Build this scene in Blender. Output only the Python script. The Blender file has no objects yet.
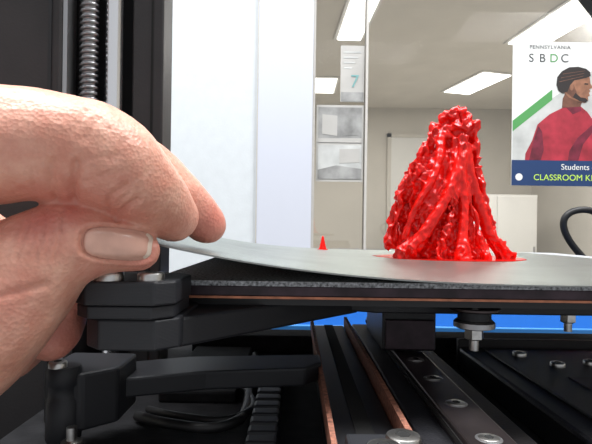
import bpy, bmesh, math, random
import numpy as np
from mathutils import Vector, Matrix, noise
from mathutils.bvhtree import BVHTree
random.seed(4)
S=0.001; EYE=880.0            # modelling in millimetres relative to eye height; floor is world z=0
def W(p): return Vector((p[0]*S,p[1]*S,(p[2]+EYE)*S))
scene=bpy.context.scene
scene.view_settings.view_transform='Standard'
COL=scene.collection

# ---------------------------------------------------------------- materials
def mat(name,col,rough=0.5,metal=0.0,bump=0.0,bscale=800,var=0.0,vscale=60,emit=0,spec=0.5,coat=0,wave=None,sss=0,dist=0.0004):
    m=bpy.data.materials.new(name); m.use_nodes=True
    nt=m.node_tree; b=nt.nodes['Principled BSDF']
    b.inputs['Base Color'].default_value=(*col,1); b.inputs['Roughness'].default_value=rough
    b.inputs['Metallic'].default_value=metal; b.inputs['Specular IOR Level'].default_value=spec
    b.inputs['Coat Weight'].default_value=coat; b.inputs['Coat Roughness'].default_value=0.08
    tc=nt.nodes.new('ShaderNodeTexCoord')
    if var>0:
        n=nt.nodes.new('ShaderNodeTexNoise'); n.inputs['Scale'].default_value=vscale; n.inputs['Detail'].default_value=4
        nt.links.new(tc.outputs['Object'],n.inputs['Vector'])
        r=nt.nodes.new('ShaderNodeValToRGB')
        r.color_ramp.elements[0].position=0.3; r.color_ramp.elements[1].position=0.7
        r.color_ramp.elements[0].color=(*[c*(1-var) for c in col],1)
        r.color_ramp.elements[1].color=(*[min(1,c*(1+var)) for c in col],1)
        nt.links.new(n.outputs['Fac'],r.inputs['Fac']); nt.links.new(r.outputs['Color'],b.inputs['Base Color'])
    if bump>0:
        if wave:
            n2=nt.nodes.new('ShaderNodeTexWave'); n2.wave_type='BANDS'; n2.bands_direction='Z'; n2.inputs['Scale'].default_value=wave
            n2.inputs['Distortion'].default_value=0.3
            out=n2.outputs['Fac']
        else:
            n2=nt.nodes.new('ShaderNodeTexNoise'); n2.inputs['Scale'].default_value=bscale; n2.inputs['Detail'].default_value=3
            out=n2.outputs['Fac']
        nt.links.new(tc.outputs['Object'],n2.inputs['Vector'])
        bp=nt.nodes.new('ShaderNodeBump'); bp.inputs['Strength'].default_value=bump; bp.inputs['Distance'].default_value=dist
        nt.links.new(out,bp.inputs['Height']); nt.links.new(bp.outputs['Normal'],b.inputs['Normal'])
    if emit>0:
        b.inputs['Emission Color'].default_value=(*col,1); b.inputs['Emission Strength'].default_value=emit
    return m
M={}
M['black']=mat('black_powdercoat',(0.014,0.014,0.017),0.42,bump=0.35,bscale=1500,var=0.3,vscale=200)
M['print']=mat('printed_black_plastic',(0.020,0.021,0.025),0.45,bump=0.25,wave=900,dist=0.0001,spec=0.4)
M['frame']=mat('dark_frame_paint',(0.024,0.021,0.022),0.5,bump=0.2,bscale=900,var=0.25,vscale=30)
M['channel']=mat('frame_channel',(0.012,0.012,0.014),0.45)
M['matteblack']=mat('matte_black_plastic',(0.018,0.018,0.02),0.8,bump=0.3,bscale=700,var=0.3,vscale=120,spec=0.15)
M['steel']=mat('polished_steel',(0.9,0.9,0.92),0.2,1.0)
M['screw']=mat('screw_steel',(0.6,0.59,0.57),0.3,1.0,var=0.2,vscale=400)
M['lead']=mat('leadscrew_steel',(0.28,0.28,0.29),0.35,1.0)
M['alu']=mat('grey_aluminium',(0.45,0.45,0.46),0.4,1.0)
M['magnet']=mat('magnet_sheet_edge',(0.32,0.33,0.35),0.7,var=0.95,vscale=1100)
M['bedside']=mat('heater_edge_dark',(0.04,0.024,0.032),0.45,0.3,var=0.5,vscale=150)
M['copper']=mat('copper_trace',(0.52,0.20,0.11),0.5,0.3,var=0.35,vscale=200)
M['belt']=mat('belt_edge',(0.24,0.095,0.06),0.65,var=0.6,vscale=700)
M['rail']=mat('rail_dark_steel',(0.085,0.068,0.068),0.33,0.85,var=0.3,vscale=90)
M['recess_shade']=mat('black_recess',(0.004,0.004,0.004),0.8)  # near-black colour stands for the shade in sockets, slots and grooves
M['rubber']=mat('black_rubber',(0.010,0.010,0.011),0.5)
M['red']=mat('red_pla',(0.80,0.010,0.006),0.14,bump=0.2,wave=900,dist=0.0001,spec=0.45)
M['blue']=mat('blue_plastic',(0.04,0.22,0.58),0.45)
M['wallwhite']=mat('white_wall_paint',(0.60,0.635,0.665),0.8,bump=0.6,bscale=160,var=0.03,vscale=30)
M['trimwhite']=mat('white_trim_paint',(0.55,0.575,0.655),0.6)
M['ceil']=mat('ceiling_tile',(0.74,0.70,0.63),0.9,var=0.04,vscale=4)
M['beige']=mat('beige_wall_and_haze',(0.60,0.565,0.505),0.85,var=0.05,vscale=2)  # wall beige that also holds the hazy reflection tint of the glass
M['office']=mat('office_white',(0.74,0.73,0.70),0.6,var=0.04,vscale=3)
M['floor']=mat('pale_vinyl_floor',(0.55,0.53,0.50),0.6,bump=0.2,bscale=300,var=0.1,vscale=20)
M['desk']=mat('desk_laminate',(0.05,0.05,0.055),0.7,var=0.1,vscale=15,spec=0.2)
M['lamp']=mat('lamp_diffuser',(1.0,0.98,0.94),0.5,emit=4.5)
M['mull']=mat('mullion_paint',(0.50,0.48,0.45),0.5,var=0.05)
M['paper']=mat('poster_paper',(0.74,0.75,0.74),0.35)
M['papergrey']=mat('poster_grey_paper',(0.44,0.43,0.41),0.4,var=0.1,vscale=10)
M['ink']=mat('poster_ink_dark',(0.05,0.055,0.06),0.5)
M['navy']=mat('poster_navy',(0.012,0.04,0.13),0.45)
M['green']=mat('poster_green',(0.08,0.30,0.09),0.45)
M['teal']=mat('poster_teal',(0.16,0.34,0.34),0.45)
M['jersey']=mat('poster_red_jersey',(0.33,0.022,0.04),0.5,var=0.35,vscale=25)
M['jdark']=mat('poster_jersey_shadow',(0.14,0.012,0.03),0.5,var=0.4,vscale=40)
M['face']=mat('poster_brown_skin',(0.24,0.11,0.065),0.5,var=0.35,vscale=50)
M['faced']=mat('poster_dark_skin',(0.13,0.055,0.035),0.5,var=0.35,vscale=50)
M['hair']=mat('poster_hair',(0.02,0.015,0.015),0.6)
M['yel']=mat('poster_yellow_green',(0.5,0.75,0.1),0.5)
M['greyp']=mat('poster_mid_grey',(0.27,0.27,0.265),0.5,var=0.4,vscale=20)
M['lightp']=mat('poster_light_backdrop',(0.50,0.51,0.50),0.5,var=0.2,vscale=15)
M['sheet']=mat('coated_spring_steel',(0.25,0.28,0.255),0.3,0.75,bump=0.6,bscale=2200,var=0.14,vscale=40)
M['sheetedge']=mat('sheet_bare_edge',(0.30,0.31,0.30),0.4,0.9)
g=bpy.data.materials.new('window_glass'); g.use_nodes=True; nt=g.node_tree; nt.nodes.clear()
o=nt.nodes.new('ShaderNodeOutputMaterial'); mx=nt.nodes.new('ShaderNodeMixShader'); tr=nt.nodes.new('ShaderNodeBsdfTransparent')
gl=nt.nodes.new('ShaderNodeBsdfGlossy'); fr=nt.nodes.new('ShaderNodeFresnel'); fr.inputs['IOR'].default_value=1.7
tr.inputs['Color'].default_value=(0.90,0.90,0.89,1); gl.inputs['Roughness'].default_value=0.01
nt.links.new(fr.outputs[0],mx.inputs[0]); nt.links.new(tr.outputs[0],mx.inputs[1]); nt.links.new(gl.outputs[0],mx.inputs[2]); nt.links.new(mx.outputs[0],o.inputs[0])
M['glass']=g

# ---------------------------------------------------------------- mesh helpers
def empty(name,loc=(0,0,0)):
    e=bpy.data.objects.new(name,None); COL.objects.link(e); e.empty_display_size=0.02; return e
def mk(name,verts,faces,m,parent=None,smooth=False,bevel=0,seg=2,raw=False):
    me=bpy.data.meshes.new(name)
    me.from_pydata([tuple(W(v)) if not raw else v for v in verts],[],faces)
    bm=bmesh.new(); bm.from_mesh(me); bmesh.ops.recalc_face_normals(bm,faces=bm.faces); bm.to_mesh(me); bm.free()
    me.materials.append(M[m] if isinstance(m,str) else m)
    ob=bpy.data.objects.new(name,me); COL.objects.link(ob)
    if smooth:
        for p in me.polygons: p.use_smooth=True
    if bevel>0:
        b=ob.modifiers.new('bevel','BEVEL'); b.width=bevel*S; b.segments=seg; b.limit_method='ANGLE'
    if parent: ob.parent=parent
    return ob
def box(name,x,y,z,m,parent=None,bevel=0.0,rot=0):
    vs=[(a,b,c) for a in x for b in y for c in z]
    if rot:
        cx=sum(x)/2; cy=sum(y)/2; ca,sa=math.cos(rot),math.sin(rot)
        vs=[(cx+(a-cx)*ca-(b-cy)*sa, cy+(a-cx)*sa+(b-cy)*ca,c) for a,b,c in vs]
    fs=[(0,1,3,2),(4,6,7,5),(0,4,5,1),(2,3,7,6),(0,2,6,4),(1,5,7,3)]
    return mk(name,vs,fs,m,parent,bevel=bevel)
def prism(name,poly,z0,z1,m,parent=None,bevel=0.0):
    n=len(poly)
    vs=[(p[0],p[1],z0) for p in poly]+[(p[0],p[1],z1) for p in poly]
    fs=[tuple(range(n))[::-1],tuple(range(n,2*n))]+[(i,(i+1)%n,n+(i+1)%n,n+i) for i in range(n)]
    return mk(name,vs,fs,m,parent,bevel=bevel)
def flat(name,poly,y,m,parent=None,t=1.0,dz=0,dx=0):      # upright flat shape (x,z outline) facing -Y
    n=len(poly)
    vs=[(p[0]+dx,y,p[1]+dz) for p in poly]+[(p[0]+dx,y+t,p[1]+dz) for p in poly]
    fs=[tuple(range(n)),tuple(range(n,2*n))[::-1]]+[(i,(i+1)%n,n+(i+1)%n,n+i) for i in range(n)]
    return mk(name,vs,fs,m,parent)
def lathe(name,c,prof,m,parent=None,n=32,axis='z'):
    vs=[];fs=[]
    for r,h in prof:
        for i in range(n):
            a=2*math.pi*i/n
            p=(r*math.cos(a),r*math.sin(a),h)
            if axis=='y': p=(p[0],h,p[1])
            if axis=='x': p=(h,p[0],p[1])
            vs.append((c[0]+p[0],c[1]+p[1],c[2]+p[2]))
    k=len(prof)
    for j in range(k-1):
        for i in range(n): fs.append((j*n+i,j*n+(i+1)%n,(j+1)*n+(i+1)%n,(j+1)*n+i))
    fs.append(tuple(range(n))); fs.append(tuple((k-1)*n+i for i in range(n)))
    ob=mk(name,vs,fs,m,parent,smooth=True)
    es=ob.modifiers.new('es','EDGE_SPLIT'); es.split_angle=math.radians(35)
    return ob
def catmull(pts,step):
    P=[np.array(p,float) for p in pts]; P=[2*P[0]-P[1]]+P+[2*P[-1]-P[-2]]
    out=[]
    for i in range(1,len(P)-2):
        a,b,c,d=P[i-1:i+3]; L=np.linalg.norm((c-b)[:3]); n=max(2,int(L/step))
        for k in range(n):
            t=k/n
            out.append(0.5*((2*b)+(-a+c)*t+(2*a-5*b+4*c-d)*t*t+(-a+3*b-3*c+d)*t**3))
    out.append(P[-2]); return out
def tube(name,pts,r,m,parent=None,step=3,n=12):
    cu=bpy.data.curves.new(name,'CURVE'); cu.dimensions='3D'; cu.bevel_depth=r*S; cu.bevel_resolution=4
    c=catmull(pts,step); sp=cu.splines.new('POLY'); sp.points.add(len(c)-1)
    for i,p in enumerate(c): sp.points[i].co=(*W(p[:3]),1)
    sp.use_smooth=True; cu.use_fill_caps=True; cu.materials.append(M[m])
    ob=bpy.data.objects.new(name,cu); COL.objects.link(ob)
    if parent: ob.parent=parent
    return ob
def text(name,s,x,z,y,size,m,parent,align='LEFT',sp=1.0):
    cu=bpy.data.curves.new(name,'FONT'); cu.body=s; cu.size=size*S; cu.align_x=align; cu.extrude=0.0002; cu.space_character=sp
    cu.materials.append(M[m]); ob=bpy.data.objects.new(name,cu); COL.objects.link(ob)
    ob.location=W((x,y,z)); ob.rotation_euler=(math.pi/2,0,0); ob.parent=parent; return ob
def socket_screw(name,c,r,h,parent,hexr=None):
    lathe(name,c,[(r,0),(r,h*0.7),(r*0.93,h*0.92),(r*0.8,h)],'screw',parent)
    lathe(name+'_recess',(c[0],c[1],c[2]+h),[(hexr or r*0.45,0),(hexr or r*0.45,0.06)],'recess_shade',parent,n=6)  # flat black disc on the head, painted as the shade of a socket

def blob_mesh(name,chains,voxel,smooth_iter,step=1.2,extra=()):
    bm=bmesh.new()
    def sph(p,r,sc=(1,1,1)):
        mtx=Matrix.Translation(Vector(p[:3]))@Matrix.Diagonal((r*sc[0],r*sc[1],r*sc[2],1))
        bmesh.ops.create_icosphere(bm,subdivisions=3,radius=1,matrix=mtx)
    for ch in chains:
        for p in catmull(ch,step): sph(p,p[3])
    for p,r,sc in extra: sph(p,r,sc)
    me=bpy.data.meshes.new(name+'_b'); bm.to_mesh(me); bm.free()
    ob=bpy.data.objects.new(name+'_b',me); COL.objects.link(ob)
    rm=ob.modifiers.new('r','REMESH'); rm.mode='VOXEL'; rm.voxel_size=voxel
    sm=ob.modifiers.new('s','SMOOTH'); sm.iterations=smooth_iter; sm.factor=0.5
    dg=bpy.context.evaluated_depsgraph_get(); dg.update()
    res=bpy.data.meshes.new_from_object(ob.evaluated_get(dg))
    bpy.data.objects.remove(ob); bpy.data.meshes.remove(me)
    res.name=name
    return res
def getco(me):
    a=np.zeros(len(me.vertices)*3); me.vertices.foreach_get('co',a); return a.reshape(-1,3)
def getno(me):
    a=np.zeros(len(me.vertices)*3); me.vertices.foreach_get('normal',a); return a.reshape(-1,3)
def toworld(me):
    c=getco(me); c[:,2]+=EYE; c*=S; me.vertices.foreach_set('co',c.ravel()); me.update()
    for p in me.polygons: p.use_smooth=True

# ================================================================ ROOM
box('floor',(-3000,3200),(-1200,7000),(-900,-880),'floor')
box('ceiling',(-3000,3200),(-300,7000),(1680,1720),'ceil')
box('wall_far',(-3000,3200),(6800,6900),(-880,1680),'beige')
box('wall_left',(-3100,-3000),(-1200,6900),(-880,1680),'beige')
box('wall_right',(3200,3300),(-1200,6900),(-880,1680),'beige')
box('wall_front',(-3000,44),(1500,1600),(-880,1680),'wallwhite')
box('trim_1',(-118,44),(1488,1500),(-880,1680),'trimwhite')
box('trim_2',(-121,-118),(1485,1500),(-880,1680),'mull')
win=empty('window_1')
box('glass_pane',(48,3196),(1540,1546),(-496,1676),'glass',win)
box('frame_jamb',(44,52),(1500,1580),(-496,1680),'mull',win)
box('frame_mullion',(206,213),(1520,1560),(-496,1680),'mull',win)
box('frame_sill',(44,3200),(1500,1600),(-520,-496),'mull',win)
box('wall_under_window',(44,3200),(1500,1600),(-880,-520),'wallwhite')
def lum(x,y,l,w,rot,i):
    e=empty('ceiling_light' if i==0 else 'ceiling_light.%03d'%i)
    box('housing',(x-l/2-30,x+l/2+30),(y-w/2-30,y+w/2+30),(1664,1680),'office',e,rot=rot)
    box('diffuser',(x-l/2,x+l/2),(y-w/2,y+w/2),(1655,1664),'lamp',e,rot=rot)
lum(2060,3960,330,900,0.13,0)  # fixtures beyond the glass stand in for lamps reflected in it
lum(1990,5600,330,760,0.25,1)
lum(455,3950,200,800,0.05,2)
lum(310,5750,230,560,0,3)
lum(-500,300,1200,600,0,4); lum(900,200,1200,600,0,5)
def area(name,loc,size,power,rot=(0,0,0),col=(1,0.98,0.95),sy=None):
    l=bpy.data.lights.new(name,'AREA'); l.size=size; l.energy=power; l.color=col
    if sy: l.shape='RECTANGLE'; l.size_y=sy
    o=bpy.data.objects.new(name,l); o.location=W(loc); o.rotation_euler=rot; COL.objects.link(o); return o
area('room_area_light',(-500,300,1640),1.2,42,sy=0.6,col=(0.97,0.985,1))
area('room_area_light.001',(900,200,1640),1.2,42,sy=0.6,col=(0.97,0.985,1))
area('office_area_light',(1900,4000,1640),1.2,56,sy=0.6)
area('office_area_light.001',(500,4600,1640),1.2,50,sy=0.6)
off=empty('standin_door')  # door added beyond the glass in place of its soft reflections
box('leaf',(1270,1790),(6755,6795),(-880,1270),'office',off)
box('casing_l',(1220,1270),(6745,6795),(-880,1320),'beige',off); box('casing_r',(1790,1840),(6745,6795),(-880,1320),'beige',off)
box('casing_t',(1220,1840),(6745,6795),(1270,1320),'beige',off)
lathe('knob',(1300,6745,-20),[(10,-30),(28,-25),(30,-8),(15,0)],'alu',off,axis='y')
cab=empty('standin_cabinet')  # cabinet likewise added where the glass shows pale reflections
box('body',(1350,2700),(5600,6100),(-880,430),'office',cab,bevel=4)
for i in range(3):
    box('door_%d'%i,(1360+i*446,1790+i*446),(5585,5600),(-860,410),'office',cab,bevel=3)
    box('pull_%d'%i,(1760+i*446,1775+i*446),(5570,5585),(-300,-150),'alu',cab)

# ---- posters mounted on the glass
Y0=1534
p1=empty('wall_poster')
box('sheet',(658,985),(Y0,Y0+3),(146,588),'paper',p1)
text('title_small','PENNSYLVANIA',708,566,Y0-1,16.5,'ink',p1,sp=1.1)
for s_,x_,m_ in (('S',706,'ink'),('B',738,'ink'),('D',770,'green'),('C',804,'ink')): text('title_'+s_.lower(),s_,x_,526,Y0-1,36,m_,p1)
flat('photo_backdrop',[(660,218),(985,218),(985,500),(900,500),(660,330)],Y0-0.5,'lightp',p1)
flat('green_stripe',[(660,312),(780,410),(780,442),(660,345)],Y0-1.0,'green',p1)
D=dict(dz=-6,dx=8)
flat('jersey',[(690,216),(977,216),(977,250),(925,290),(905,345),(880,380),(858,398),(812,396),(765,372),(728,340),(712,290),(692,250)],Y0-1.5,'jersey',p1,**D)
flat('jersey_fold_a',[(700,216),(735,216),(748,262),(742,318),(730,335),(716,290)],Y0-1.8,'jdark',p1,**D)
flat('jersey_fold_b',[(820,216),(850,216),(868,280),(905,330),(900,345),(850,300),(826,260)],Y0-1.8,'jdark',p1,**D)
flat('jersey_fold_c',[(812,396),(835,372),(862,384),(858,398)],Y0-1.9,'jdark',p1,**D)
flat('neck',[(802,392),(858,396),(866,418),(862,452),(818,452),(804,420)],Y0-2.0,'faced',p1,**D)
flat('face',[(806,440),(822,424),(850,412),(872,408),(882,416),(880,426),(887,431),(883,438),(888,444),(884,449),(896,456),(888,466),(886,482),(880,500),(862,512),(830,512),(806,490),(800,462)],Y0-2.4,'face',p1,**D)
flat('cheek_shadow',[(812,440),(832,424),(852,418),(846,440),(836,462),(820,460)],Y0-2.6,'faced',p1,**D)
flat('hair',[(804,436),(818,442),(826,462),(838,476),(856,480),(874,484),(888,490),(886,502),(874,512),(850,518),(822,516),(800,504),(786,486),(784,462),(790,444)],Y0-2.9,'hair',p1,**D)
flat('beard',[(834,424),(858,412),(874,409),(880,415),(874,422),(858,424),(842,438)],Y0-2.9,'hair',p1,**D)
flat('ear',[(830+6*math.cos(a),455+10*math.sin(a)) for a in np.linspace(0,2*math.pi,14,endpoint=False)],Y0-3.2,'face',p1,**D)
flat('eye',[(868,464),(880,463),(881,467),(870,468)],Y0-3.2,'hair',p1,**D)
for k in range(3):
    flat('hair_parting_%d'%k,[(792+k*5,470+k*12),(866+k*2,489+k*8),(866+k*2,490.5+k*8),(792+k*5,472+k*12)],Y0-3.2,'faced',p1,**D)
flat('band',[(658,146),(985,146),(985,224),(658,224)],Y0-3.2,'navy',p1)
text('cap1','Students expand',808,196,Y0-4,25,'paper',p1); text('cap2','CLASSROOM KNOWLEDGE',724,163,Y0-4,26,'yel',p1)
flat('badge',[(680+11*math.cos(a),172+11*math.sin(a)) for a in np.linspace(0,2*math.pi,20,endpoint=False)],Y0-4,'paper',p1)
p2=empty('wall_poster.001')
box('sheet',(130,203),(Y0,Y0+3),(395,568),'papergrey',p2)
text('title_n','7',160,440,Y0-1.6,55,'teal',p2)
for k in range(4): flat('line_%d'%k,[(140,545-k*16),(192-k*9,545-k*16),(192-k*9,550-k*16),(140,550-k*16)],Y0-1,'lightp',p2)
flat('band',[(132,397),(201,397),(201,425),(132,425)],Y0-1,'greyp',p2)
p3=empty('wall_poster.002')
box('sheet',(58,203),(Y0,Y0+3),(150,385),'papergrey',p3)
flat('photo_top',[(64,270),(197,270),(197,378),(64,378)],Y0-1,'greyp',p3)
flat('photo_low',[(64,158),(197,158),(197,262),(64,262)],Y0-1,'lightp',p3)
flat('screen_a',[(76,296),(122,290),(122,352),(76,356)],Y0-2,'papergrey',p3)
flat('screen_b',[(136,290),(186,294),(186,356),(136,350)],Y0-2,'greyp',p3)
flat('bench',[(64,270),(197,270),(197,284),(64,282)],Y0-2.2,'papergrey',p3)
flat('table',[(64,158),(197,158),(197,190),(120,200),(64,186)],Y0-2,'greyp',p3)
flat('panel',[(130,206),(192,210),(192,252),(130,250)],Y0-2,'papergrey',p3)

# ================================================================ DESK
dk=empty('work_desk')
box('top',(-900,900),(60,1000),(-150,-120),'desk',dk,bevel=2)
for a,b in((-860,100),(-860,930),(830,100),(830,930)): box('leg_%d_%d'%(a+1000,b),(a,a+40),(b,b+40),(-880,-150),'alu',dk)
tr_=empty('blue_strip_tray')  # tray put in to give the blue strip under the bed
box('front',(-150,470),(478,482),(-120,-91),'blue',tr_,bevel=1); box('back',(-150,470),(600,604),(-120,-91),'blue',tr_,bevel=1)
box('left',(-150,-146),(482,600),(-120,-91),'blue',tr_); box('right',(466,470),(482,600),(-120,-91),'blue',tr_); box('bottom',(-146,466),(482,600),(-120,-117),'blue',tr_)
tube('power_cable',[(640,760,-118),(560,752,-110),(470,750,-70),(425,748,-30),(402,745,0),(398,742,22),(412,740,34),(438,740,34),(466,745,16),(520,760,-40),(590,770,-118),(720,780,-118)],5,'rubber')

# ================================================================ PRINTER
pr=empty('desktop_3d_printer')
box('column_panel',(-210,-100.5),(212,300),(-118,300),'frame',pr,bevel=1.2)
box('column_groove',(-106,-104.6),(211.4,213),(-118,300),'channel',pr)
box('column_bright_edge',(-100.4,-98.6),(213,222),(-118,300),'alu',pr)
box('channel_back',(-100,-76),(262,300),(-118,300),'channel',pr)
box('channel_flange',(-77.5,-63),(233,250),(-118,300),'frame',pr,bevel=0.8)
box('channel_web',(-80,-76),(248,264),(-118,300),'frame',pr)
box('flange_groove',(-68.6,-67.6),(232.6,234),(-118,300),'recess_shade',pr)
lathe('smooth_rod',(-83.5,226,0),[(3.9,-118),(3.9,300)],'steel',pr)
vs=[];fs=[];n=28;pitch=2.6;dz=0.26;z=-18.0;rows=0
while z<290:
    for i in range(n):
        a=2*math.pi*i/n; f=(z/pitch-i/n)%1.0
        r=4.0-0.95*(1 if f<0.4 else (0 if 0.5<f<0.9 else (0.5)))
        vs.append((-92.6+r*math.cos(a),221+r*math.sin(a),z))
    z+=dz; rows+=1
for j in range(rows-1):
    for i in range(n): fs.append((j*n+i,j*n+(i+1)%n,(j+1)*n+(i+1)%n,(j+1)*n+i))
mk('lead_screw',vs,fs,'lead',pr,smooth=True)
box('base',(-100,300),(100,330),(-119,-72),'matteblack',pr,bevel=2)
box('side_housing',(86,300),(104,262),(-72,-60),'black',pr,bevel=1.5)
box('side_housing_lid',(96,292),(110,252),(-60,-58.8),'black',pr,bevel=0.5)
for i,(x,y) in enumerate([(108,240),(117,222),(134,226),(150,190)]): socket_screw('housing_screw_%d'%i,(x,y,-58.8),3.2,1.8,pr)
box('housing_label',(112,140),(190,204),(-58.8,-58.4),'bedside',pr)
box('housing_ridge',(86,300),(262,266),(-72,-56),'frame',pr,bevel=0.6)
box('belt_1',(9,10.4),(96,290),(-56,-50),'belt',pr); box('belt_channel',(10.6,28),(96,290),(-72,-55),'channel',pr,bevel=0.5)
box('belt_channel_slot',(17,22),(96,290),(-55,-54.7),'recess_shade',pr)
box('belt_2',(28.4,30.0),(96,290),(-56,-50),'belt',pr)
box('extrusion',(33,58),(96,290),(-72,-54),'black',pr,bevel=0.8)
box('linear_rail',(41,53),(96,288),(-54,-49.5),'rail',pr,bevel=0.5)
box('linear_rail_groove_l',(40.7,41.2),(96,288),(-52.4,-51),'recess_shade',pr)
for i in range(7):
    y=120+24.5*i
    lathe('rail_bolt_ring_%d'%i,(47,y,-49.5),[(3.2,0),(3.2,0.12),(2.9,0.2)],'alu',pr)
    lathe('rail_bolt_%d'%i,(47,y,-49.3),[(2.5,0),(2.5,0.15),(2.2,0.3)],'screw',pr)
    lathe('rail_bolt_recess_%d'%i,(47,y,-49.0),[(1.2,0),(1.2,0.05)],'recess_shade',pr,n=6)
box('side_extrusion',(62,70),(96,290),(-72,-60),'frame',pr,bevel=0.5)
for i,(x,y) in enumerate([(20.5,114),(26,120)]): socket_screw('front_bolt_%d'%i,(x,y-2,-50.8),4.2,3,pr)
box('front_bolt_block',(13,29),(104,126),(-56,-50.8),'print',pr,bevel=1)
box('rear_crossbar',(-60,200),(292,312),(-72,-62),'matteblack',pr,bevel=1)
prism('carriage_plate',[(4,196),(30,186),(200,186),(200,350),(4,350)],-30.5,-25,'black',pr,bevel=0.5)
box('carriage_block',(36,58),(205,250),(-49,-30.5),'black',pr,bevel=0.8)
box('carriage_block_seal',(37,57),(203,205),(-48,-36),'bedside',pr,bevel=0.4)
prism('bed_arm',[(-36,132),(-30,132),(24,192),(30,214),(6,214),(-36,158)],-31.5,-23.5,'print',pr,bevel=0.8)
prism('lower_arm',[(-68,150),(-62,158),(-30,170),(4,176),(10,184),(10,196),(-40,190),(-72,176)],-55,-48.5,'print',pr,bevel=0.8)
prism('lower_bracket',[(-72,146),(-62,146),(-54,154),(-54,172),(-76,172),(-76,152)],-60,-43,'print',pr,bevel=1)
lathe('bracket_knuckle',(-68,148,-50),[(4.6,-13),(5.0,-12),(5.0,-1),(4.3,0),(4.3,3),(5.0,4),(5.0,8),(4.6,9)],'print',pr)
socket_screw('bracket_screw',(-69,146,-41),2.6,1.8,pr)
lathe('bracket_bolt',(-62,140,-60),[(2.2,-5),(2.8,-4),(2.8,0),(1.4,0.5),(1.4,4)],'screw',pr)
lp=[(-58,186,-70),(-48,176,-68),(-38,170,-67),(-28,168,-67),(-20,174,-67),(-18,190,-68),(-20,230,-69),(-22,280,-70)]
tube('cable_loop',lp,1.8,'rubber',pr)
tube('cable_loop_inner',[(p[0]+2,p[1]+7,p[2]) for p in lp[:6]]+[(-26,230,-69)],1.4,'rubber',pr)
box('cable_tray',(-56,-24),(206,286),(-72,-67),'matteblack',pr,bevel=1)
box('base_rib',(-60,4),(120,156),(-72,-69.5),'matteblack',pr,bevel=0.5)
for k,yy in enumerate(range(122,250,8)):
    box('chain_link_%d'%k,(-15,-5),(yy,yy+6.6),(-72,-65.5),'print',pr,bevel=1.0)
    box('chain_pin_%d'%k,(-13,-7),(yy+6,yy+9),(-71,-67),'recess_shade',pr)
box('magnet_sheet',(-44,206),(150,404),(-17,-15.5),'magnet',pr)
box('heater_plate',(-43.5,205.5),(150.6,403),(-20.1,-17),'bedside',pr,bevel=0.3)
box('heater_copper',(-43.5,205.5),(150.2,403),(-20.8,-20.1),'copper',pr)
box('bed_insulation',(-40,202),(156,398),(-23.5,-20.8),'channel',pr)
def octo(x0,x1,y0,y1,c): return [(x0+c,y0),(x1-c,y0),(x1,y0+c),(x1,y1-c),(x1-c,y1),(x0+c,y1),(x0,y1-c),(x0,y0+c)]
prism('clamp_top',octo(-56,-30,122,149,4.5),-19.2,-13.2,'print',pr,bevel=0.5)
prism('clamp_mid',octo(-55.4,-30.6,122.6,149.5,4.5),-22.6,-19.4,'print',pr,bevel=0.4)
prism('clamp_low',octo(-53.5,-29.5,123.5,158,5),-30.6,-22.8,'print',pr,bevel=0.6)
socket_screw('clamp_screw_1',(-46.8,125.6,-13.2),3.6,2.3,pr); socket_screw('clamp_screw_2',(-36.6,127,-13.2),3.4,2.0,pr)
def nut(name,x,y):
    lathe(name+'_shaft',(x,y,-40),[(1.6,0),(1.6,17)],'screw',pr)
    lathe(name+'_washer',(x,y,-26.5),[(8,0),(8.3,0.4),(8.3,1),(8,1.4)],'rail',pr)
    lathe(name+'_spring_cup',(x,y,-29.5),[(5.5,0),(5.5,3)],'print',pr)
    lathe(name+'_knob',(x,y,-32.5),[(5.5,0),(6.8,0.5),(6.8,2.2),(6,3)],'alu',pr,n=18)
    lathe(name+'_tip',(x,y,-36.5),[(2,0),(3.2,0.6),(3.2,3.6),(2.5,4)],'screw',pr,n=6)
nut('level_nut_1',61,170); nut('level_nut_2',112,205)

# ================================================================ BUILD PLATE
nu,nv=100,60; A=math.radians(6.5); C0=(-45.5,129.5); LW,LD=249,256; th=0.45
def lift(u): return 13.2*max(0,1-u/160)**3.1
vs=[];fs=[]
for top in (1,0):
    for j in range(nv+1):
        for i in range(nu+1):
            u=LW*(i/nu); v=LD*j/nv
            cu,cv=u,v
            c=3
            if v<c: cu=max(cu,(c-v)*0.7)
            x=C0[0]+cu*math.cos(A)-cv*math.sin(A); y=C0[1]+cu*math.sin(A)+cv*math.cos(A)
            z=-15.0+lift(u+0.02*v)-(0 if top else th)
            vs.append((x,y,z))
N=(nu+1)*(nv+1)
ix=lambda i,j,t:(0 if t else N)+j*(nu+1)+i
for j in range(nv):
    for i in range(nu):
        fs.append((ix(i,j,1),ix(i+1,j,1),ix(i+1,j+1,1),ix(i,j+1,1)))
        fs.append((ix(i,j,0),ix(i,j+1,0),ix(i+1,j+1,0),ix(i+1,j,0)))
ne=len(fs)
for i in range(nu):
    fs.append((ix(i,0,1),ix(i,0,0),ix(i+1,0,0),ix(i+1,0,1))); fs.append((ix(i,nv,1),ix(i+1,nv,1),ix(i+1,nv,0),ix(i,nv,0)))
for j in range(nv):
    fs.append((ix(0,j,1),ix(0,j+1,1),ix(0,j+1,0),ix(0,j,0))); fs.append((ix(nu,j,1),ix(nu,j,0),ix(nu,j+1,0),ix(nu,j+1,1)))
sh=mk('flexible_build_plate',vs,fs,'sheet')
sh.data.materials.append(M['sheetedge'])
for k,p in enumerate(sh.data.polygons):
    if k>=ne: p.material_index=1

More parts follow.
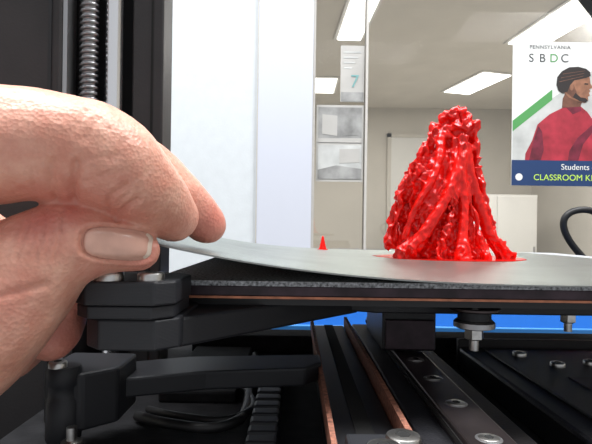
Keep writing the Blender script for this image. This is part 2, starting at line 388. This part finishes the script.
# ================================================================ RED PRINT
CX,CY,BZ=88.5,290.0,-15.0
K=0.58
prof=[(105,446,468),(111,440,474),(122,437,476),(135,436,476),(150,422,477),(165,410,478),(180,397,479),(190,391,480),(205,390,483),(220,389,487),(235,389,495),(253,385,506)]
def P(px,py): return ((px-452)*K+CX, (253-py)*K+BZ)
def hw(py):
    for a,b in zip(prof,prof[1:]):
        if a[0]<=py<=b[0]:
            t=(py-a[0])/(b[0]-a[0]); L=a[1]+(b[1]-a[1])*t; R=a[2]+(b[2]-a[2])*t
            return (L+R)/2,(R-L)/2
    return (446,57)
extra=[]
for py in np.arange(113,252,3.0):
    c,h=hw(py); x,z=P(c,py); q=0.83 if py>150 else 0.76
    if py>215: q=0.78
    r=h*K*q
    extra.append(((x,CY,z),1.0,(r,r*0.8,max(3.0,min(5.0,r*0.5)))))
strands=[
 [(457,138,4.4),(455,160,3.8),(447,180,3.0),(433,206,3.0),(415,234,4.0),(401,253,5.6)],
 [(458,145,3.2),(456,170,2.6),(457,200,2.5),(454,230,3.0),(452,253,4.6)],
 [(461,145,3.6),(466,172,3.0),(475,200,3.1),(488,230,3.7),(504,253,5.0)],
 [(436,124,3.2),(424,150,3.2),(407,178,3.2),(396,208,3.2),(391,240,3.6)],
 [(474,120,3.0),(475,150,2.6),(479,185,2.8),(488,222,3.2)],
 [(440,134,3.0),(436,155,2.4),(426,180,2.0),(411,206,2.0),(403,232,2.2)],
 [(452,172,2.0),(447,200,1.8),(438,226,2.0),(430,251,2.8)],
 [(461,176,2.0),(466,204,1.8),(471,230,2.0),(476,251,2.8)],
]
ch=[];sp_pts=[]
for k,s in enumerate(strands):
    c=[]
    for j,(px,py,r) in enumerate(s):
        cc,h=hw(py); x,z=P(px,py); b=h*K*0.84*0.82
        q=max(-0.95,min(0.95,(px-cc)/h)); y=CY-b*math.sqrt(max(0.02,1-q*q))
        c.append((x,y-1.2,max(z,BZ+r*0.4),r))
    ch.append(c)
    if k in (0,1,2,5): sp_pts+= [p for p in catmull(c,1.5)]
for i in range(34):
    py=random.uniform(135,244); cc,h=hw(py); a=random.uniform(-0.25*math.pi,1.25*math.pi)
    x,z=P(cc,py); rr=h*K*0.78
    extra.append(((x+rr*math.cos(a),CY+rr*0.8*math.sin(a),z),1.0,(random.uniform(2.2,3.8),)*3))
for px,py,r,dy in [(447,113,4.2,-3),(457,110,4.6,-6),(467,113,4.2,-3),(460,123,5.4,-8),(448,129,5.4,-6),(470,130,4.2,-3),(441,125,3.6,0),(456,119,5.4,4),(469,146,3.6,-6)]:
    x,z=P(px,py); extra.append(((x,CY+dy,z),1.0,(r,r,r*0.8)))
me=blob_mesh('printed_sculpture',ch,0.6,2,step=1.5,extra=extra)
co=getco(me); no=getno(me)
sp=np.array([p[:3] for p in sp_pts])
d=np.full(len(co),1e9)
for q in sp: d=np.minimum(d,np.sum((co-q)**2,axis=1))
d=np.sqrt(d); w=np.clip((d-3.2)/1.6,0.12,1)
disp=np.zeros(len(co))
for i,c in enumerate(co):
    v=Vector(c); v2=Vector((c[0]*0.22,c[1]*0.22,c[2]*0.11+0.05*c[0]))
    wv=Vector((noise.noise(v*0.07),noise.noise(v*0.07+Vector((9,2,4))),0))*1.4
    r1=1-abs(noise.noise(v2+wv))*3.4; r2=noise.noise(v*0.38)
    disp[i]=(r1*2.1-1.4)*w[i]+r2*0.7*(0.5+w[i])
co=co+no*disp[:,None]; co[:,2]=np.maximum(co[:,2],BZ+0.02)
me.vertices.foreach_set('co',co.ravel()); toworld(me); me.materials.clear(); me.materials.append(M['red'])
sc=bpy.data.objects.new('printed_sculpture',me); COL.objects.link(sc)
poly=[]
for a in np.linspace(0,2*math.pi,80,endpoint=False):
    rr=1+0.07*noise.noise(Vector((math.cos(a)*2,math.sin(a)*2,1)))+0.04*noise.noise(Vector((math.cos(a)*6,math.sin(a)*6,3)))
    poly.append((CX+0.5+42*rr*math.cos(a),CY+33*rr*math.sin(a)))
br=prism('brim',poly,BZ+0.05,BZ+0.5,'red'); br.parent=sc
lathe('red_cone',(20,372,-14.6),[(4.0,0),(4.0,0.8),(2.8,1),(1.6,6),(0.7,10),(0.2,10.6)],'red')  # small red cone near the back of the build plate

# ================================================================ HAND
chains={
 'index':[(-104,108,12,16.5),(-84,112,17.2,15),(-68,115,18.6,13.6),(-57,117,18.6,12.8),(-47.0,118.5,17.0,12.1),(-40.0,122.5,11.8,10.2),(-35.2,130,6.0,8.2),(-33,136,3.0,6.7)],
 'middle':[(-106,124,14,14),(-84,136,20,11),(-62,141,21,10),(-47,143,19.0,8.8),(-35.5,149,10,7.4),(-28.2,155,1.8,6.6)],
 'ring':[(-108,134,4,13),(-96,148,-4,10.5),(-80,148,-12,9),(-69,142,-20,8.2),(-65.0,137,-26,7.6),(-65.5,134,-29,7.0)],
 'pinky':[(-110,138,-8,12),(-98,152,-16,9),(-86,153,-24,7.8),(-78,146,-32,7.2),(-78,138,-36,6.6)],
 'thumb':[(-112,110,-35,26),(-94,112,-31,23.0),(-80,115,-25,18.8),(-68,117.0,-15.2,15.0),(-59,118.0,-6.8,11.6),(-52.0,119.5,-3.9,9.5),(-47,121.2,-4.0,7.6),(-42.0,123.3,-4.9,6.2),(-39.4,125,-5.5,5.3)],
 'palm':[(-170,108,-8,24),(-140,112,-6,25),(-118,120,-6,25),(-102,126,-6,20),(-92,128,-6,15)],
 'palm2':[(-140,106,2,22),(-118,112,6,20),(-100,114,6,17),(-86,116,4,13)],
 'forearm':[(-290,86,-16,35),(-230,96,-12,31),(-190,104,-9,26),(-165,108,-8,24)],
}
me=blob_mesh('human_hand',list(chains.values()),0.65,7,step=1.3)
co=getco(me); no=getno(me)
def crease(pts,depth,wid):
    global co
    q=np.array([p[:3] for p in catmull(pts,0.6)]); lo=q.min(0)-3*wid-2; hi=q.max(0)+3*wid+2
    idx=np.where(np.all((co>lo)&(co<hi),axis=1))[0]
    if len(idx)==0: return
    dd=np.full(len(idx),1e9)
    for p in q: dd=np.minimum(dd,np.sum((co[idx]-p)**2,axis=1))
    co[idx]-=no[idx]*(depth*np.exp(-dd/(wid*wid)))[:,None]
bv=BVHTree.FromPolygons([Vector(c) for c in co],[tuple(p.vertices) for p in me.polygons])
def onsurf(x,z):
    h=bv.ray_cast(Vector((x,20,z)),Vector((0,1,0)))
    return h[0] if h[0] is not None else Vector((x,120,z))
def creaseF(xz,depth,wid):
    crease([tuple(onsurf(x,z)) for x,z in xz],depth,wid)
creaseF([(-51,6),(-48.5,9.5),(-47,14)],1.4,0.8)
creaseF([(-55,6),(-53,10.5),(-51.8,14)],0.9,0.7)
creaseF([(-58,7),(-56.5,10),(-56,12)],0.5,0.6)
creaseF([(-42.5,1.5),(-39.5,4.5),(-36.5,6.5)],1.0,0.6)
creaseF([(-44.5,3.8),(-41.5,7.0),(-38,9.4)],0.6,0.6)
creaseF([(-43.5,2.6),(-40.3,5.8),(-38,7.6)],0.4,0.4)
creaseF([(-70,8),(-66,12),(-64,17)],0.6,0.9)
creaseF([(-47,14),(-43,15),(-38.5,16)],0.3,0.5)
creaseF([(-46,10),(-42,11.5),(-38,12.5)],0.3,0.5)
for k,(x,z) in enumerate([(-46,27.5),(-43.5,26),(-41,24),(-38.5,21.5)]):
    creaseF([(x-2.0,z-7.5),(x-0.5,z-4.5),(x,z-2.2)],0.3,0.45)
for k,xx in enumerate((-60.5,-58.6,-56.8,-55.2,-53.4,-51.8)):
    creaseF([(xx-1.4,3.8),(xx,0.8),(xx+0.3,-2.6),(xx-0.6,-7)],0.5+0.2*(k%2),0.45)
creaseF([(-68,-20),(-64,-15.5),(-59,-14),(-54,-12.5)],0.8,0.8)
creaseF([(-74,-2),(-69,-7),(-67,-13)],0.6,0.9)
creaseF([(-72,-12),(-68,-16),(-66,-22)],0.4,0.7)
for i in range(len(co)):
    c=co[i]
    if c[0]>-90:
        v=Vector(c)
        co[i]+=no[i]*(0.40*noise.noise(v*0.13)+0.08*noise.noise(v*0.4)+0.03*noise.noise(v*1.0))
ncx,ncz=-41.4,-3.9; nl,nw=6.2,3.8
def inside(x,z):
    u=(x-ncx)/nl; v=(z-ncz+0.12*(x-ncx))/nw
    return (abs(u)**3.2+abs(v)**3.2)**(1/3.2)
front=np.where((co[:,0]>-50)&(co[:,0]<-30)&(co[:,1]<124.5)&(co[:,2]<3)&(co[:,2]>-13))[0]
for i in front:
    q=inside(co[i][0],co[i][2])
    co[i]-=no[i]*(0.65*math.exp(-((q-1.0)/0.09)**2)); 
    if q<1: co[i]-=no[i]*0.3
    elif q<1.4: co[i]+=no[i]*0.4*math.exp(-((q-1.2)/0.12)**2)
me.vertices.foreach_set('co',co.ravel()); me.update()
red=np.zeros(len(co)); 
def spot(p,r,a):
    global red
    red=np.maximum(red,a*np.exp(-np.sum((co-np.array(p))**2,axis=1)/(r*r)))
spot((-56,110,2),7,1.0); spot((-51,112,4),6,0.9); spot((-28,152,0),10,1.0); spot((-33,136,1),8,0.7); spot((-65,136,-28),14,0.9)
spot((-46,112,6),9,0.5); spot((-41,118,5),6,0.5); spot((-37,122,-8),6,0.6); spot((-62,106,-16),9,0.35); spot((-75,108,3),9,0.8)
spot((-60,104,18),7,0.3); spot((-47,117,-9),5,0.5)
bv2=BVHTree.FromPolygons([Vector(c) for c in co],[tuple(p.vertices) for p in me.polygons])
toworld(me)
at=me.attributes.new('redness','FLOAT','POINT'); at.data.foreach_set('value',red)
sk=bpy.data.materials.new('skin'); sk.use_nodes=True; nt=sk.node_tree; b=nt.nodes['Principled BSDF']
tc=nt.nodes.new('ShaderNodeTexCoord')
n1=nt.nodes.new('ShaderNodeTexNoise'); n1.inputs['Scale'].default_value=130; n1.inputs['Detail'].default_value=8; n1.inputs['Roughness'].default_value=0.66
r1=nt.nodes.new('ShaderNodeValToRGB'); r1.color_ramp.elements[0].position=0.34; r1.color_ramp.elements[1].position=0.66
r1.color_ramp.elements[0].color=(0.60,0.26,0.185,1); r1.color_ramp.elements[1].color=(0.74,0.41,0.305,1)
at_=nt.nodes.new('ShaderNodeAttribute'); at_.attribute_name='redness'
mxc=nt.nodes.new('ShaderNodeMix'); mxc.data_type='RGBA'; mxc.inputs[7].default_value=(0.55,0.12,0.10,1)
mlt=nt.nodes.new('ShaderNodeMath'); mlt.operation='MULTIPLY'; mlt.inputs[1].default_value=0.75
L=nt.links.new
L(tc.outputs['Object'],n1.inputs['Vector']); L(n1.outputs['Fac'],r1.inputs['Fac']); L(at_.outputs['Fac'],mlt.inputs[0]); L(mlt.outputs[0],mxc.inputs[0]); L(r1.outputs['Color'],mxc.inputs[6]); L(mxc.outputs[2],b.inputs['Base Color'])
vo=nt.nodes.new('ShaderNodeTexVoronoi'); vo.inputs['Scale'].default_value=1100; n2=nt.nodes.new('ShaderNodeTexNoise'); n2.inputs['Scale'].default_value=420; n2.inputs['Detail'].default_value=6
ad=nt.nodes.new('ShaderNodeMath'); ad.operation='ADD'
bp=nt.nodes.new('ShaderNodeBump'); bp.inputs['Strength'].default_value=0.36; bp.inputs['Distance'].default_value=0.0004
L(tc.outputs['Object'],vo.inputs['Vector']); L(tc.outputs['Object'],n2.inputs['Vector']); L(vo.outputs['Distance'],ad.inputs[0]); L(n2.outputs['Fac'],ad.inputs[1]); L(ad.outputs[0],bp.inputs['Height']); L(bp.outputs['Normal'],b.inputs['Normal'])
b.inputs['Roughness'].default_value=0.46; b.inputs['Subsurface Weight'].default_value=0.14; b.inputs['Subsurface Radius'].default_value=(1,0.35,0.2); b.inputs['Subsurface Scale'].default_value=0.0015
M['skin']=sk
me.materials.clear(); me.materials.append(sk)
hand=bpy.data.objects.new('human_hand',me); COL.objects.link(hand)
M['nail']=mat('fingernail',(0.66,0.38,0.30),0.25,coat=0.3,var=0.1,vscale=200)
M['nailtip']=mat('fingernail_free_edge',(0.72,0.58,0.48),0.35)
nm=bmesh.new(); gu,gv=30,20; grid={}
for i in range(gu+1):
    for j in range(gv+1):
        s=-1+2*i/gu; t=-1+2*j/gv
        k=1/max(1e-6,(abs(s)**3.2+abs(t)**3.2)**(1/3.2))*max(abs(s),abs(t)) if (s or t) else 1
        x=ncx+nl*0.97*s*k; z=ncz+nw*0.97*t*k-0.12*(x-ncx)
        h=bv2.ray_cast(Vector((x,60,z)),Vector((0,1,0)))[0]
        y=(h.y if h is not None and h.y<128 else 125)
        edge=max(abs(s),abs(t))
        grid[i,j]=nm.verts.new(W((x,y-0.42*(1-edge**6)-0.08,z)))
for i in range(gu):
    for j in range(gv):
        f=nm.faces.new((grid[i,j],grid[i+1,j],grid[i+1,j+1],grid[i,j+1])); f.smooth=True
        if i>=gu-2: f.material_index=1
bmesh.ops.smooth_vert(nm,verts=nm.verts,factor=0.4)
bmesh.ops.recalc_face_normals(nm,faces=nm.faces)
nme=bpy.data.meshes.new('thumb_nail'); nm.to_mesh(nme); nm.free(); nme.materials.append(M['nail']); nme.materials.append(M['nailtip'])
no_=bpy.data.objects.new('thumb_nail',nme); COL.objects.link(no_); no_.parent=hand
so=no_.modifiers.new('s','SOLIDIFY'); so.thickness=0.0004; so.offset=0

# ================================================================ WORLD + CAMERA
w=bpy.data.worlds.new('room_ambient'); scene.world=w; w.use_nodes=True
bg=w.node_tree.nodes['Background']; bg.inputs[0].default_value=(0.94,0.965,1,1); bg.inputs[1].default_value=0.58
cam=bpy.data.cameras.new('camera'); co_=bpy.data.objects.new('camera',cam); COL.objects.link(co_)
cam.sensor_width=36; cam.lens=36*500/592; cam.shift_y=8/592; cam.clip_start=0.01; cam.clip_end=50
co_.location=W((0,0,0)); co_.rotation_euler=(Matrix.Rotation(math.pi/2,3,'X')@Matrix.Rotation(math.radians(0.8),3,'Z')).to_euler()
scene.camera=co_
